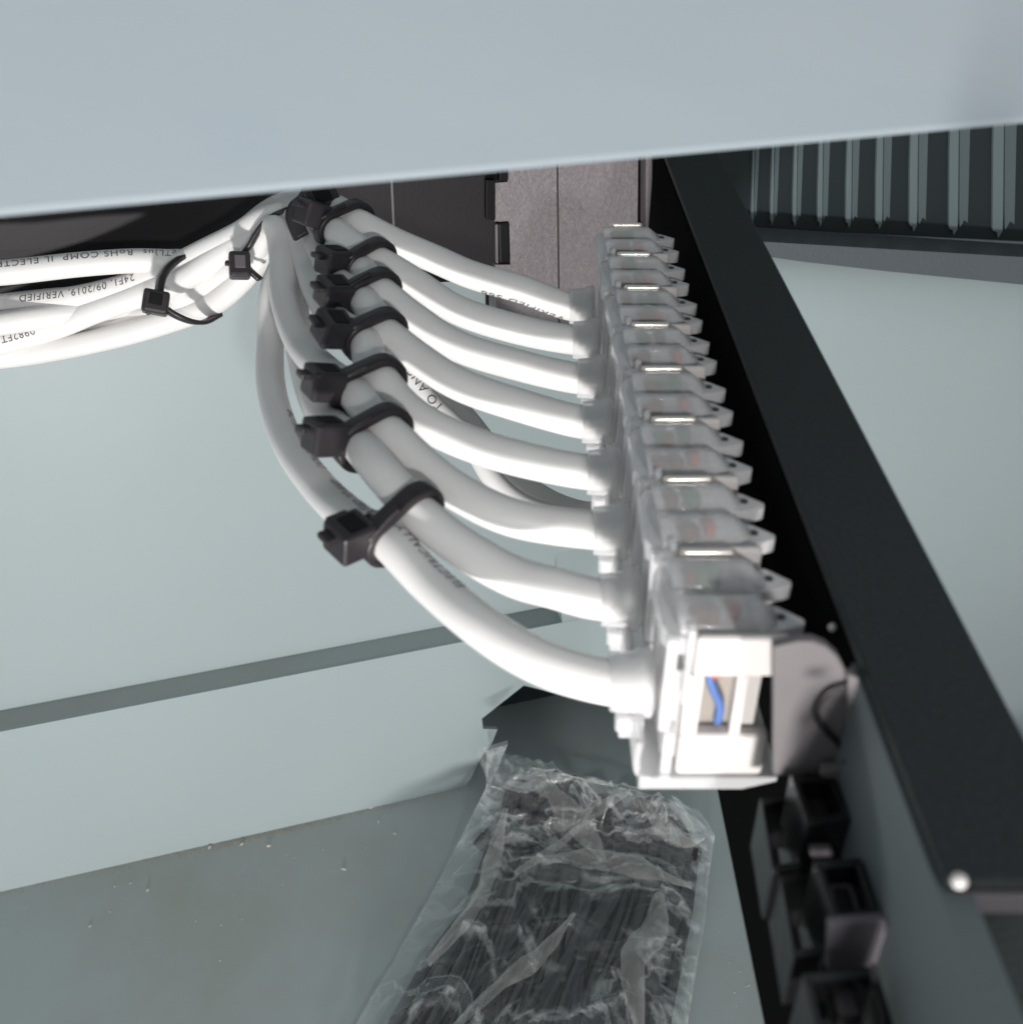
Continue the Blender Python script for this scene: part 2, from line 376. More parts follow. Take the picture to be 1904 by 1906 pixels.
# vent panel on the right
vp = thing('vent_panel', 'dark vented panel with a row of upright louvres, upper right', 'vent panel')
QV = QW - 2.2
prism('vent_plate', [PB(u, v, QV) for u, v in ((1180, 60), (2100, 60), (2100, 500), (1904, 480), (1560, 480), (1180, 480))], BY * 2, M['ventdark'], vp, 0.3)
lv = [(1403, 11, 300, 412), (1440, 13, 285, 414), (1483, 16, 272, 416), (1531, 20, 262, 416), (1585, 23, 255, 418), (1643, 28, 240, 420),
      (1708, 33, 222, 424), (1784, 38, 200, 430), (1868, 44, 180, 434), (1962, 50, 170, 440)]
for i, (u, hw, v0, v1) in enumerate(lv):
    hw *= .46
    q = QV - 1.0
    zig = 7 + hw * .35
    a = [(u - hw + 6, v0 - 60), (u + hw + 8, v0 - 60), (u + hw, v1 - zig), (u + hw * .35, v1 - zig - 6), (u - hw * .1, v1 - zig + 2), (u - hw * .2, v1 + zig), (u - hw * .9, v1), (u - hw, v1 - 6)]
    lf = [(u - hw + 5, v0 - 60), (u + 2, v0 - 60), (u - hw * .05, v1 - zig * 2.2), (u - hw * .1, v1 - 4), (u - hw * .5, v1 + zig * .6), (u - hw * .6, v1 - 2), (u - hw, v1 - 5), (u - hw * .95, v0 + 90)]
    rt = [(u + 3.5, v0 - 30), (u + hw + 6, v0 - 34), (u + hw, v1 - zig * 1.2), (u + hw * .6, v1 - zig * 1.6), (u + hw * .15, v1 - zig * .4), (u + hw * .1, v1 - zig * 3)]
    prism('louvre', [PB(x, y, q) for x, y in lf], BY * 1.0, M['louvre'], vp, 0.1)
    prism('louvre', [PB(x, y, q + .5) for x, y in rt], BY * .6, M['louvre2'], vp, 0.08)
    for k in range(0):
        x = u - hw * .45 + k * hw * .9
        y0 = random.uniform(v0, v0 + 50); y1 = y0 + random.uniform(40, 90)
        prism('louvre_rib', [PB(x - hw * .3, y0, q - .5), PB(x + hw * .3, y0 + 6, q - .5), PB(x + hw * .28, y1, q - .5), PB(x - hw * .3, y1 - 6, q - .5)], BY * .5, M['louvre'], vp, 0.08)

prism('shade_band', [PB(u, v, QW - 17) for u, v in ((1180, 434), (1400, 448), (1904, 478), (2200, 494), (2200, 565), (1904, 530), (1650, 505), (1500, 488), (1400, 474), (1180, 454))], BY * 13.5, M['shadeband'], vp, 0.25)  # added strip, the soft shading under the louvres put into its grey
# ---------------------------------------------------------------- patch panel
XP = 34.4
pp = thing('patch_panel', 'black patch panel with its wide flange running away from the lens', 'patch panel')
YE = 52.4
box('face_plate', (XP, 20, H - 141), (XP + 1.5, 262, H - 74.4), M['panelblack'], pp)
box('lit_strip', (XP - .5, 19.5, H - 92), (XP + 2.2, 79, H - 73.65), M['bracket'], pp)  # lit look of the plate's near end put into a lighter grey
box('flange', (XP - .2, YE, H - 73.5), (46.1, 262, H - 72), M['blackmetal'], pp, .35, 2)
box('flange_lip', (35.3, YE - .2, H - 76), (43.8, YE + 1.0, H - 73.6), M['mauve'], pp, .2)
box('side_bracket', (44, 22, H - 142), (45.5, 262, H - 74), M['bracket'], pp)
box('bracket_web', (36.0, 22, H - 141.8), (43.9, 230, H - 140.3), M['bracket'], pp)
bm = bmesh.new(); bmesh.ops.create_uvsphere(bm, u_segments=16, v_segments=10, radius=.62, matrix=Matrix.Translation(P(1785, 1640, 81)))
bm_obj('rivet', bm, M['cream'], pp, True)
bm = bmesh.new(); bmesh.ops.create_uvsphere(bm, u_segments=12, v_segments=8, radius=.45, matrix=Matrix.Translation(PX(1549, 1168, XP - .5)))
bm_obj('rivet', bm, M['cream'], pp, True)
# lit part of the face plate under the flange's near end is a lighter grey strip
# pale grey moulded tab beside the nearest jack
def yprism(name, pix, y, dep, m, parent=pp, r=.2): return prism(name, [PY(u, v, y) for u, v in pix], (0, dep, 0), m, parent, r)
tabpix = [(1440, 1205)] + [(1500 + 78 * math.cos(a), 1275 - 82 * math.sin(a)) for a in [math.radians(d) for d in (100, 80, 60, 40, 20, 5)]] + [(1578, 1330), (1574, 1436), (1440, 1446)]
kt = thing('blanking_tab', 'pale grey rounded plastic tab between the nearest jack and the panel', 'plastic tab')
yprism('tab_body', tabpix, 77.5, 1.2, M['palegrey'], kt, .25)
yprism('tab_web', ((1579, 1255), (1597, 1262), (1668, 1412), (1575, 1414)), 76.5, 1, M['palegrey'], kt, .15)
yprism('tab_foot', ((1530, 1436), (1662, 1424), (1672, 1500), (1530, 1512)), 75.5, 1.2, M['palegrey'], kt, .2)
bm = bmesh.new()
cv = [PY(u, v, 77.2) for u, v in ((1577, 1274), (1545, 1284), (1522, 1310), (1520, 1335), (1538, 1362), (1560, 1385), (1572, 1404))]
sweep(bm, spline(cv, 6), circ(.36, 8)); bm_obj('wire_clip', bm, M['tie'], kt, True)
bm = bmesh.new(); sweep(bm, [PY(1570, 1419, 75), PY(1656, 1412, 75)], circ(.28, 8)); bm_obj('wire_clip', bm, M['black'], kt, True)

# empty ports in the near part of the panel: open frames seen from above
def ringbox(t, pix, z, depth, wall, m):
    """frame of four walls round the outline pix (in the photo) at height z, going down"""
    c = [PZ(u, v, z) for u, v in pix]; ce = sum(c, Vector()) / 4
    for a_ in range(4):
        p0, p1 = c[a_], c[(a_ + 1) % 4]
        i0 = p0 + (ce - p0).normalized() * wall * 1.3; i1 = p1 + (ce - p1).normalized() * wall * 1.3
        e = (p1 - p0).normalized() * .02
        prism('frame_wall', [p0 + e, p1 - e, i1 - e, i0 + e], (0, 0, -depth), m, t, .12)
    return ce
PG = 'empty ports of the patch panel'
t = thing('port_frame', 'black empty port frame directly below the nearest jack', 'port', (0, 0, 0), PG)
ringbox(t, ((1414, 1486), (1470, 1478), (1494, 1618), (1438, 1624)), H - 92, 8, .75, M['gloss'])
ce = ringbox(t, ((1471, 1440), (1549, 1440), (1590, 1524), (1503, 1538)), H - 86.5, 8, .95, M['gloss'])
bm = bmesh.new(); boxbm(bm, ce + Vector((0, 0, -4)), (3.0, 5.2, 3), .8); bm_obj('contact_block', bm, M['tie'], t)
yprism('front_face', ((1509, 1586), (1548, 1585), (1550, 1595), (1511, 1597)), 61, .8, M['tie'], t, .15)
t = thing('port_frame', 'black empty port frame with a dull grey front face, lower right', 'port', (0, 0, 0), PG)
ringbox(t, ((1450, 1628), (1510, 1622), (1546, 1776), (1478, 1784)), H - 92, 8, .75, M['gloss'])
ce = ringbox(t, ((1514, 1601), (1602, 1596), (1642, 1706), (1553, 1718)), H - 86.5, 8, .95, M['gloss'])
bm = bmesh.new(); boxbm(bm, ce + Vector((0, 0, -3.4)), (2.9, 4.4, 3), .8); bm_obj('contact_block', bm, M['mauve'], t)
bm = bmesh.new(); boxbm(bm, ce + Vector((0, 0, -2.6)), (1.7, 2.8, 2), .5); bm_obj('contact_block', bm, M['black'], t)
yF = PZ(1600, 1714, H - 86.5).y
yprism('front_face', ((1541, 1721), (1648, 1712), (1656, 1800), (1538, 1806)), yF - .9, .8, M['mauve'], t, .2)
t = thing('port_frame', 'black empty port frame cut by the bottom edge of the view', 'port', (0, 0, 0), PG)
ringbox(t, ((1494, 1812), (1632, 1800), (1668, 1990), (1536, 2000)), H - 88, 9, .9, M['gloss'])
bm = bmesh.new(); boxbm(bm, PZ(1570, 1870, H - 91), (2.6, 4.0, 3), .8); bm_obj('contact_block', bm, M['tie'], t)
yprism('latch_tip', ((1621, 1803), (1633, 1803), (1636, 1836), (1625, 1838)), PZ(1630, 1803, H - 87.7).y - 1.2, .5, M['palegrey'], t, .1)

# ---------------------------------------------------------------- keystone jacks
JX, JZ = 14.3, H - 91
VJ = [555, 625, 690, 775, 870, 985, 1110, 1283]
JY = []
for v in VJ:
    zc = (91 / C_) * F / (v + 447.4); JY.append((zc - 91 * S_) / C_)
# even the pitch
a = sum(JY) / 8; slope = (JY[0] - JY[7]) / 7
ya, yb = JY[0] - 4.0, JY[7] + 1.2
JY = [ya + (yb - ya) * i / 7 for i in range(8)]
def make_jack(parent):
    """local mm: origin at the cable entry; +x to the panel, +z up"""
    def b(name, lo, hi, m, r=.3, seg=2): return box(name, lo, hi, m, parent, r, seg)
    # shell : top plan with two V tips
    z0, z1 = -7.2, 14.2
    plan = [(3.2, -6.6), (12.8, -6.9), (13.6, -6.6), (14.2, -4.2), (14.2, 4.0), (13.6, 6.4), (3.2, 6.6), (2.2, 4.5), (2.2, -4.5)]
    bm = bmesh.new(); vs = [bm.verts.new((x, y, 10.4)) for x, y in plan]; f = bm.faces.new(vs)
    ex = bmesh.ops.extrude_face_region(bm, geom=[f])
    for g in ex['geom']:
        if isinstance(g, bmesh.types.BMVert): g.co.z = 13.2
    bmesh.ops.recalc_face_normals(bm, faces=bm.faces); bev(bm, .45, 2)
    bm_obj('cap', bm, M['clear'], parent, False)
    # rounded ridges lying on the cap
    for s in (-1, 1):
        bm = bmesh.new()
        prof = [(0.0, -2.9), (0.9, -2.6), (1.7, -1.7), (2.0, 0), (1.7, 1.7), (0.9, 2.6), (0, 2.9)]
        sweep(bm, [Vector((4.2, s * 3.4, 13.1)), Vector((4.6, s * 3.4, 13.2)), Vector((12.6, s * 3.4, 13.2)), Vector((13.6, s * 3.4, 12.2))], prof, Vector((0, 0, 1)))
        rd = bm_obj('ridge', bm, M['clear'], parent, True)
        bm = bmesh.new()      # hole in the tip, a short dark tube
        sweep(bm, [Vector((15.5, s * 3.4 - .2, 13.2)), Vector((15.5, s * 3.4 - .2, 13.45))], circ(.5, 12), Vector((1, 0, 0)))
        bm_obj('tip_hole', bm, M['darkgrey'], parent)
        pr = [(13.3, s * 3.4 + 2.5), (15.6, s * 3.4 + 1.7), (18.1, s * 3.4 - .5), (17.9, s * 3.4 - 1.3), (15.6, s * 3.4 - 2.2), (13.3, s * 3.4 - 2.7)]
        prism('tip', [(x, y, 11.2) for x, y in pr], (0, 0, 2.1), M['frosted'], parent, .25)
    b('contact_carrier', (4.8, -5.6, 7.6), (12.4, 5.6, 12.6), M['clearcore'], .6)
    cols = [('green', 7.4, 3.2, .9), ('brown', 7.6, -3.2, 1.0), ('green', 9.0, 3.8, .9), ('brown', 6.3, 3.4, .9), ('brown', 6.4, -3.6, 1.0), ('orange', 10.2, -2.4, .8)]
    for n_, x, y, r in cols:
        bm = bmesh.new()
        sweep(bm, spline([Vector((x, y - 1.3, 13.2)), Vector((x + .3, y, 14.0)), Vector((x - .2, y + 1.4, 13.3))], 5), circ(r * .85, 8))
        bm_obj('wire', bm, M[n_], parent, True)
    b('shield', (3.4, -5.8, -6.8), (13.4, 5.8, 7.4), M['clearcore'], .6)
    bm = bmesh.new(); sweep(bm, [Vector((5.6, 6.6, 14.5)), Vector((6.2, 6.6, 14.6)), Vector((11.4, 6.6, 14.6)), Vector((11.9, 6.6, 14.4))], circ(.5, 14)); bm_obj('glint_bar', bm, M['steel'], parent, True)  # bar added to carry the bright glint along the cap
    # near side: blocks, window, bar
    b('side_block', (5.6, -8.1, 8.4), (15.7, -6.9, 14.2), M['cream'], .7, 3)
    b('side_block', (5.0, -8.1, -7.4), (15.3, -5.9, -.6), M['cream'], .8, 3)
    b('side_post', (5.0, -8.0, -.55), (6.9, -5.9, 8.55), M['cream'], .15)
    b('side_post', (10.6, -8.0, -.55), (11.8, -5.9, 8.55), M['cream'], .12)
    b('window_back', (6.9, -6.3, -.5), (10.6, -5.85, 8.5), M['taupe'], .02)
    b('window_back', (11.8, -6.6, -.5), (13.6, -5.85, 8.5), M['taupe2'], .02)
    bm = bmesh.new(); sweep(bm, spline([Vector((7.5, -6.8, 8.1)), Vector((8.2, -7.0, 6.0)), Vector((9.3, -7.0, 3.2)), Vector((9.4, -6.8, .3))], 6), circ(.52, 10))
    bm_obj('wire', bm, M['blue'], parent, True)
    bm = bmesh.new(); sweep(bm, spline([Vector((7.2, -6.8, 8.3)), Vector((8.1, -6.9, 7.7)), Vector((9.2, -6.8, 8.3))], 6), circ(.45, 8))
    bm_obj('wire', bm, M['orange'], parent, True)
    # base plate, with pointed end, and curled left wall
    bm = bmesh.new(); plan = [(0.8, -9.7), (2.0, -9.7), (13.2, -9.7), (17.2, -8.3), (17.2, -7.5), (.8, -7.5)]
    vs = [bm.verts.new((x, -8.2, z)) for x, z in plan]; f = bm.faces.new(vs)
    ex = bmesh.ops.extrude_face_region(bm, geom=[f])
    for g in ex['geom']:
        if isinstance(g, bmesh.types.BMVert): g.co.y = 7.0
    bmesh.ops.recalc_face_normals(bm, faces=bm.faces); bev(bm, .3, 2)
    bm_obj('base_plate', bm, M['clear'], parent)
    bm = bmesh.new()
    pts = spline([Vector((2.2, 0, -9.0)), Vector((.9, 0, -8.2)), Vector((.5, 0, -6.0)), Vector((.7, 0, -2.5))], 5)
    sweep(bm, pts, flat(14.5, .9, .2), Vector((1, 0, 0))); bm_obj('end_wall', bm, M['clear'], parent, True)
    b('end_rib', (3.3, -7.6, -9.0), (4.6, -6.7, -1), M['clear'], .3)
    b('end_rib', (2.6, -7.2, -1), (3.9, -6.2, 13), M['clear'], .3)
    b('end_rib', (4.7, -7.9, 4), (5.5, -6.6, 15), M['clear'], .25)
    # boot round the cable
    bm = bmesh.new()
    prof = []
    for x, r in ((-2.6, 3.25), (-2.4, 3.55), (.4, 3.75), (.9, 4.2), (2.3, 4.3), (2.6, 3.6)):
        prof.append((x, r))
    n = 24; rings = [[bm.verts.new((x, r * math.cos(k * 2 * math.pi / n), r * math.sin(k * 2 * math.pi / n))) for k in range(n)] for x, r in prof]
    for i in range(len(rings) - 1):
        for k in range(n): bm.faces.new((rings[i][k], rings[i][(k + 1) % n], rings[i + 1][(k + 1) % n], rings[i + 1][k]))
    bm_obj('boot', bm, M['clear'], parent, True)
    for y, x in ((-2.2, -1.8), (1.0, -.2)):
        b('boot_tooth', (x, y - 1.0, -5.4), (x + 1.5, y + 1.0, -2.9), M['clear'], .45, 3)
    b('boot_tooth', (-1.4, -3.4, -6.2), (1.6, -2.4, -3.0), M['clear'], .4, 3)
nth = ['farthest clear jack, at the top of the row beside the grey plate', 'second clear jack from the top of the row', 'third clear jack from the top of the row, brownish wires inside',
       'fourth clear jack from the top of the row', 'fifth clear jack from the top of the row, with an orange wire spot', 'third clear jack from the near end of the row',
       'second clear jack from the near end of the row, behind the one with cream blocks', 'nearest clear jack, its side showing cream blocks and a blue wire in a window']
jr = random.Random(5); j0 = None; GR = 'clear jacks lined up along the patch panel'
for i in range(8):
    loc = (JX, JY[i], JZ)
    if j0 is None:
        j0 = thing('keystone_jack', nth[i], 'jack', (0, 0, 0), GR); make_jack(j0); j0.location = Vector(loc) * MM
    else:
        c = j0.copy(); C.objects.link(c); c.location = Vector(loc) * MM; c['label'] = nth[i]
        for ch in list(j0.children):
            d = ch.copy(); C.objects.link(d); d.parent = c
            if d.name.startswith('wire') and i < 7:      # the strands lie differently in each jack
                d.location = (jr.uniform(-1.2, 1.6) * MM, jr.uniform(-.5, .5) * MM, jr.uniform(-.35, .1) * MM)
        c.rotation_euler = (jr.uniform(-.012, .012), jr.uniform(-.012, .012), jr.uniform(-.03, .03)) if i < 7 else (0, 0, 0)

# ---------------------------------------------------------------- cables
R = 2.82
# tie column: (left cable), (right cable), head, depth
TI = {'A': ((618, 425), (664, 413), (582, 398), 213), 'B': ((668, 497), (703, 484), (622, 486), 203), 'C': ((672, 554), (708, 541), (622, 545), 193),
      'D': ((676, 630), (717, 618), (620, 612), 182), 'E': ((655, 728), (712, 708), (603, 712), 171), 'F': ((666, 826), (722, 803), (606, 812), 160),
      'G': ((716, 1000), (777, 952), (652, 1000), 148)}
def L_(k): return P(*TI[k][0], TI[k][3] )
def R_(k): return P(*TI[k][1], TI[k][3] + .8)
def J(i): return [Vector((JX - 3, JY[i], JZ + .1)), Vector((JX + 2.4, JY[i], JZ))]
def q(*a): return [P(*t) for t in a]
paths = {
 8: q((-260, 700, 262), (-60, 672, 262), (60, 657, 261), (180, 634, 259), (300, 602, 256), (400, 562, 252), (468, 500, 246), (512, 440, 240), (532, 470, 232), (508, 545, 228), (503, 640, 222), (506, 730, 205), (537, 825, 184), (597, 910, 166), (665, 972, 153)) + [L_('G')] + q((800, 1085, 142), (905, 1172, 134), (1010, 1234, 130)) + J(7),
 7: q((-260, 660, 258), (-60, 650, 258), (88, 614, 257), (176, 580, 255), (265, 548, 252), (340, 520, 249), (400, 482, 247), (460, 446, 243), (515, 415, 238), (545, 452, 231), (548, 560, 222), (560, 650, 204), (585, 740, 184), (620, 795, 169)) + [L_('F')] + q((712, 880, 153)) + [R_('G')] + q((850, 1012, 146), (950, 1070, 143.5), (1030, 1094, 142)) + J(6),
 6: q((-260, 640, 268), (-60, 660, 267), (60, 640, 266), (176, 612, 263), (265, 590, 259), (340, 560, 254), (410, 514, 250), (470, 470, 243), (510, 420, 234), (525, 470, 226), (530, 560, 213), (560, 640, 196), (605, 690, 181)) + [L_('E')] + q((693, 775, 165)) + [R_('F')] + q((790, 868, 157), (860, 920, 155), (960, 965, 153.5)) + J(5),
 5: q((-260, 620, 266), (-60, 610, 265), (20, 606, 264), (120, 590, 262), (250, 560, 260), (340, 525, 256), (400, 500, 252), (465, 455, 246), (530, 412, 236), (565, 470, 224), (590, 540, 208), (628, 600, 190)) + [L_('D')] + q((690, 675, 177)) + [R_('E')] + q((745, 750, 169.5), (790, 786, 168), (860, 820, 167), (960, 852, 166)) + J(4),
 4: q((-260, 590, 256), (-60, 577, 256), (40, 566, 256), (147, 553, 255), (240, 530, 253), (309, 503, 251), (380, 468, 248), (441, 438, 244), (500, 405, 238), (560, 405, 230), (600, 470, 215), (630, 525, 201)) + [L_('C')] + q((698, 590, 187)) + [R_('D')] + q((790, 675, 180.5), (860, 717, 179), (960, 752, 178.5)) + J(3),
 3: q((-260, 525, 236), (-60, 512, 240), (30, 505, 243), (147, 492, 246), (250, 485, 249), (330, 486, 251), (400, 480, 250), (460, 440, 247), (520, 400, 241), (570, 400, 232), (620, 450, 215)) + [L_('B')] + q((688, 520, 198)) + [R_('C')] + q((768, 590, 192), (850, 643, 191), (960, 678, 191)) + J(2),
 2: q((-260, 630, 246), (-60, 610, 250), (80, 590, 254), (220, 570, 258), (340, 540, 260), (420, 500, 256), (480, 440, 250), (530, 395, 240), (575, 395, 225)) + [L_('A')] + q((662, 460, 207)) + [R_('B')] + q((765, 521, 203), (850, 576, 202.5), (960, 612, 202.5)) + J(1),
 1: q((-260, 590, 250), (-60, 575, 254), (80, 560, 258), (220, 545, 261), (340, 510, 262), (430, 450, 259), (500, 395, 252), (560, 372, 240), (620, 385, 224)) + [R_('A')] + q((735, 450, 214), (810, 482, 215), (880, 512, 216), (970, 538, 216)) + J(0),
}
clab = {1: 'uppermost white cable, running to the farthest clear jack', 2: 'white cable to the second jack, leaving the second tie of the column',
        3: 'white cable to the third jack, its lettered end topmost in the left bundle', 4: 'white cable to the fourth jack, dated lettering in the left bundle',
        5: 'white cable to the fifth jack, above the loose pair', 6: 'white cable to the third jack from the near end',
        7: 'white cable to the second nearest jack, held in the nearest tie', 8: 'nearest white cable, sweeping below all others to the nearest jack'}
SP = {}
def cable(name, pts, r, label, group):
    t = thing(name, label, 'cable', (0, 0, 0), group)
    sp = spline(pts, 10); SP[name, label] = sp
    bm = bmesh.new(); sweep(bm, sp, circ(r, 20)); bm_obj('jacket', bm, M['jacket'], t, True)
    return t, sp
CB = {}
for k in range(8, 0, -1):
    CB[k] = cable('network_cable', paths[k], R, clab[k], 'white cables tied into a comb')
lo1 = q((560, 470, 262), (650, 570, 262), (745, 672, 262), (800, 745, 262), (870, 815, 262), (915, 888, 262), (970, 936, 262), (1050, 962, 262), (1150, 968, 258), (1230, 985, 250))
lo2 = q((600, 450, 268), (700, 590, 268), (800, 700, 268), (870, 778, 268), (950, 876, 268), (1020, 928, 268), (1090, 952, 268), (1140, 945, 265), (1230, 960, 258))
LA = cable('loose_cable', lo1, R * .92, 'loose white lettered cable passing behind the comb, lower of two', 'loose cables behind the comb')
LB = cable('loose_cable', lo2, R * .92, 'loose white cable passing behind the comb, upper of two', 'loose cables behind the comb')

# printed lettering wrapped on a cable
def lettering(parent, sp, text, u0, v0, size, r, ang=0.0, flip=True):
    fc = bpy.data.curves.new('lettering', 'FONT'); fc.body = text; fc.size = size; fc.space_character = 1.15
    fo = bpy.data.objects.new('tmp', fc); C.objects.link(fo)
    bpy.context.view_layer.update()
    me = bpy.data.meshes.new_from_object(fo.evaluated_get(bpy.context.evaluated_depsgraph_get()))
    bpy.data.objects.remove(fo)
    bm = bmesh.new(); bm.from_mesh(me); bpy.data.meshes.remove(me)
    n = 6
    for i in range(1, n):
        bmesh.ops.bisect_plane(bm, geom=list(bm.verts) + list(bm.edges) + list(bm.faces), plane_co=(0, size * .75 * i / n, 0), plane_no=(0, 1, 0))
    acc = [0]
    for i in range(1, len(sp)): acc.append(acc[-1] + (sp[i] - sp[i - 1]).length)
    best = min(range(len(sp)), key=lambda i: ((lambda c: (c[0] - u0) ** 2 + (c[1] - v0) ** 2)(proj(sp[i]))))
    s0 = acc[best]
    def at(s):
        s = max(0, min(acc[-1] - .01, s)); i = 0
        while acc[i + 1] < s: i += 1
        f_ = (s - acc[i]) / (acc[i + 1] - acc[i]); p = sp[i].lerp(sp[i + 1], f_)
        return p, (sp[i + 1] - sp[i]).normalized()
    sg = -1 if flip else 1
    for v in bm.verts:
        x, y = v.co.x, v.co.y - size * .35
        p, t = at(s0 + sg * x)
        n_ = (O - p); n_ = (n_ - t * n_.dot(t)).normalized(); b_ = n_.cross(t)
        a_ = ang + sg * y / r
        v.co = p + (n_ * math.cos(a_) + b_ * math.sin(a_)) * (r + .06)
    return bm_obj('lettering', bm, M['ink'], parent)
def proj(p):
    d = p - O; x = d.x; yc = d.y * S_ + d.z * C_; zc = d.y * C_ - d.z * S_
    return CX + F * x / zc, CY - F * yc / zc
lettering(CB[3][0], CB[3][1], 'c(ETL)us  RoHS COMP  IL ELECTRIC', 352, 486, 2.5, R, .75)
lettering(CB[4][0], CB[4][1], '24F1, 09/2019, VERIFIED', 262, 527, 2.5, R, .5)
lettering(CB[7][0], CB[7][1], '0982FT  1', 70, 620, 2.5, R, .25)
lettering(CB[1][0], CB[1][1], 'VERIFIED 568', 1060, 560, 2.7, R, -1.25)
lettering(LA[0], LA[1], 'TO ANSI/', 815, 765, 3.1, R * .92, .2)
lettering(CB[8][0], CB[8][1], 'ELECTRICALLY VERIFIED TO ANSI', 850, 1120, 2.1, R, 1.0)
lettering(CB[8][0], CB[8][1], 'CAT6 4PR 23AWG (UL) CMR', 590, 900, 2.1, R, 1.0)

# ---------------------------------------------------------------- cable ties
def strap_ring(bm, c, T, S, N, half, rad, w, th, a0, a1, lift=0):
    pass
def make_tie(k):
    (l, r_, hd, dp) = TI[k]
    kk = 'ABCDEFG'.index(k)
    lab = {'A': 'black cable tie at the top of the column, nearly under the rail', 'B': 'black cable tie second from the top of the column', 'C': 'black cable tie third from the top of the column',
           'D': 'black cable tie in the middle of the column', 'E': 'black cable tie third from the near end, square brownish head', 'F': 'black cable tie second from the near end, scuffed head',
           'G': 'nearest black cable tie, large head left of two white cables'}[k]
    pl, pr = L_(k), R_(k)
    t = thing('cable_tie', lab, 'cable tie', (0, 0, 0), 'black cable ties down the comb')
    # tangent of the right-hand cable near the tie
    sp = CB[kk + 1][1]; i = min(range(len(sp)), key=lambda i: (sp[i] - pr).length)
    T1 = (sp[min(i + 2, len(sp) - 1)] - sp[i - 2]).normalized()
    sp = CB[kk + 2][1]; i = min(range(len(sp)), key=lambda i: (sp[i] - pl).length)
    T2 = (sp[min(i + 2, len(sp) - 1)] - sp[i - 2]).normalized()
    T = (T1 + T2).normalized()
    S = (pr - pl); S = (S - T * S.dot(T)); half = S.length / 2; S.normalize()
    N = T.cross(S).normalized()
    c = (pl + pr) / 2
    if N.dot(O - c) < 0: N = -N
    ra = R + .55; pts = []
    hw = half
    for j in range(12): a_ = math.pi / 2 - math.pi * j / 11; pts.append(c + S * (hw + ra * math.cos(a_)) + N * (ra * math.sin(a_)))
    for j in range(12): a_ = -math.pi / 2 - math.pi * j / 11; pts.append(c + S * (-hw + ra * math.cos(a_)) + N * (ra * math.sin(a_)))
    bm = bmesh.new()
    # closed band
    rings = []
    n = len(pts)
    for j in range(n):
        p = pts[j]; rad = (p - c); rad = (p - (c + S * max(-hw, min(hw, (p - c).dot(S))))).normalized()
        w2, th = 1.45, 1.15
        rings.append([bm.verts.new(p + rad * a + T * b) for a, b in ((-.45, -w2 + .1), (th - .55, -w2), (th - .35, -w2 + .35), (th - .35, w2 - .35), (th - .55, w2), (-.45, w2 - .1))])
    for j in range(n):
        r0, r1 = rings[j], rings[(j + 1) % n]
        for m_ in range(6): bm.faces.new((r0[m_], r0[(m_ + 1) % 6], r1[(m_ + 1) % 6], r1[m_]))
    bm_obj('strap', bm, M['tie'], t, True)
    # head
    hp = P(hd[0], hd[1], dp - 3.2)
    rnd = random.Random(kk + 3)
    rotv = rnd.uniform(-.25, .25)
    ex = (c - hp); ex = (ex - T * ex.dot(T)).normalized()       # towards the cables
    ez = T.cross(ex).normalized()
    if ez.dot(O - hp) < 0: ez = -ez
    ey = ez.cross(ex)
    rot = Matrix((ex, ey, ez)).transposed() @ Matrix.Rotation(rotv, 3, 'X')
    bm = bmesh.new()
    b2 = [(-3.0, 2.5), (-2.3, 3.0), (2.0, 2.7), (3.1, 1.6)]
    # body of the head: tapered block
    boxbm(bm, hp, (5.6, 5.4, 5.0), .75, rot, 3)
    o = bm_obj('head', bm, M['tie'], t)
    bm = bmesh.new(); boxbm(bm, hp + rot @ Vector((.2, 0, 2.45)), (2.8, 3.6, .5), .2, rot); bm_obj('head_slot', bm, M['black'], t)
    bm = bmesh.new(); boxbm(bm, hp + rot @ Vector((-.1, 3.0, .2)), (3.4, 1.1, 3.4), .35, rot); bm_obj('head_lip', bm, M['tie'], t)
    bm = bmesh.new(); boxbm(bm, hp + rot @ Vector((-3.3, .6, 1.0)), (1.7, 2.6, 1.0), .3, rot); bm_obj('tail', bm, M['tie'], t)
    # neck of the strap, from head up onto the loop, and the underside return
    st = c - S * (hw * .4) + N * (ra + .25)
    neck = spline([hp + ex * 1.5 + ez * .6, hp + ex * 3.6 + ez * 1.2 , c - S * (hw + ra * .55) + N * (ra * .95), st, c + S * (hw * .3) + N * (ra + .3)], 6)
    bm = bmesh.new(); sweep(bm, neck, flat(2.9, 1.0, .25), N); bm_obj('neck', bm, M['tie'], t, True)
    bm = bmesh.new(); sweep(bm, spline([hp + ex * 1.2 - ez * 1.4, hp + ex * 3.4 - ez * 2.6 + T * .6, c - S * (hw * .9) - N * (ra + .1) + T * .3], 6), flat(2.8, 1.0, .25), N)
    bm_obj('neck', bm, M['tie'], t, True)
for k in 'ABCDEFG': make_tie(k)

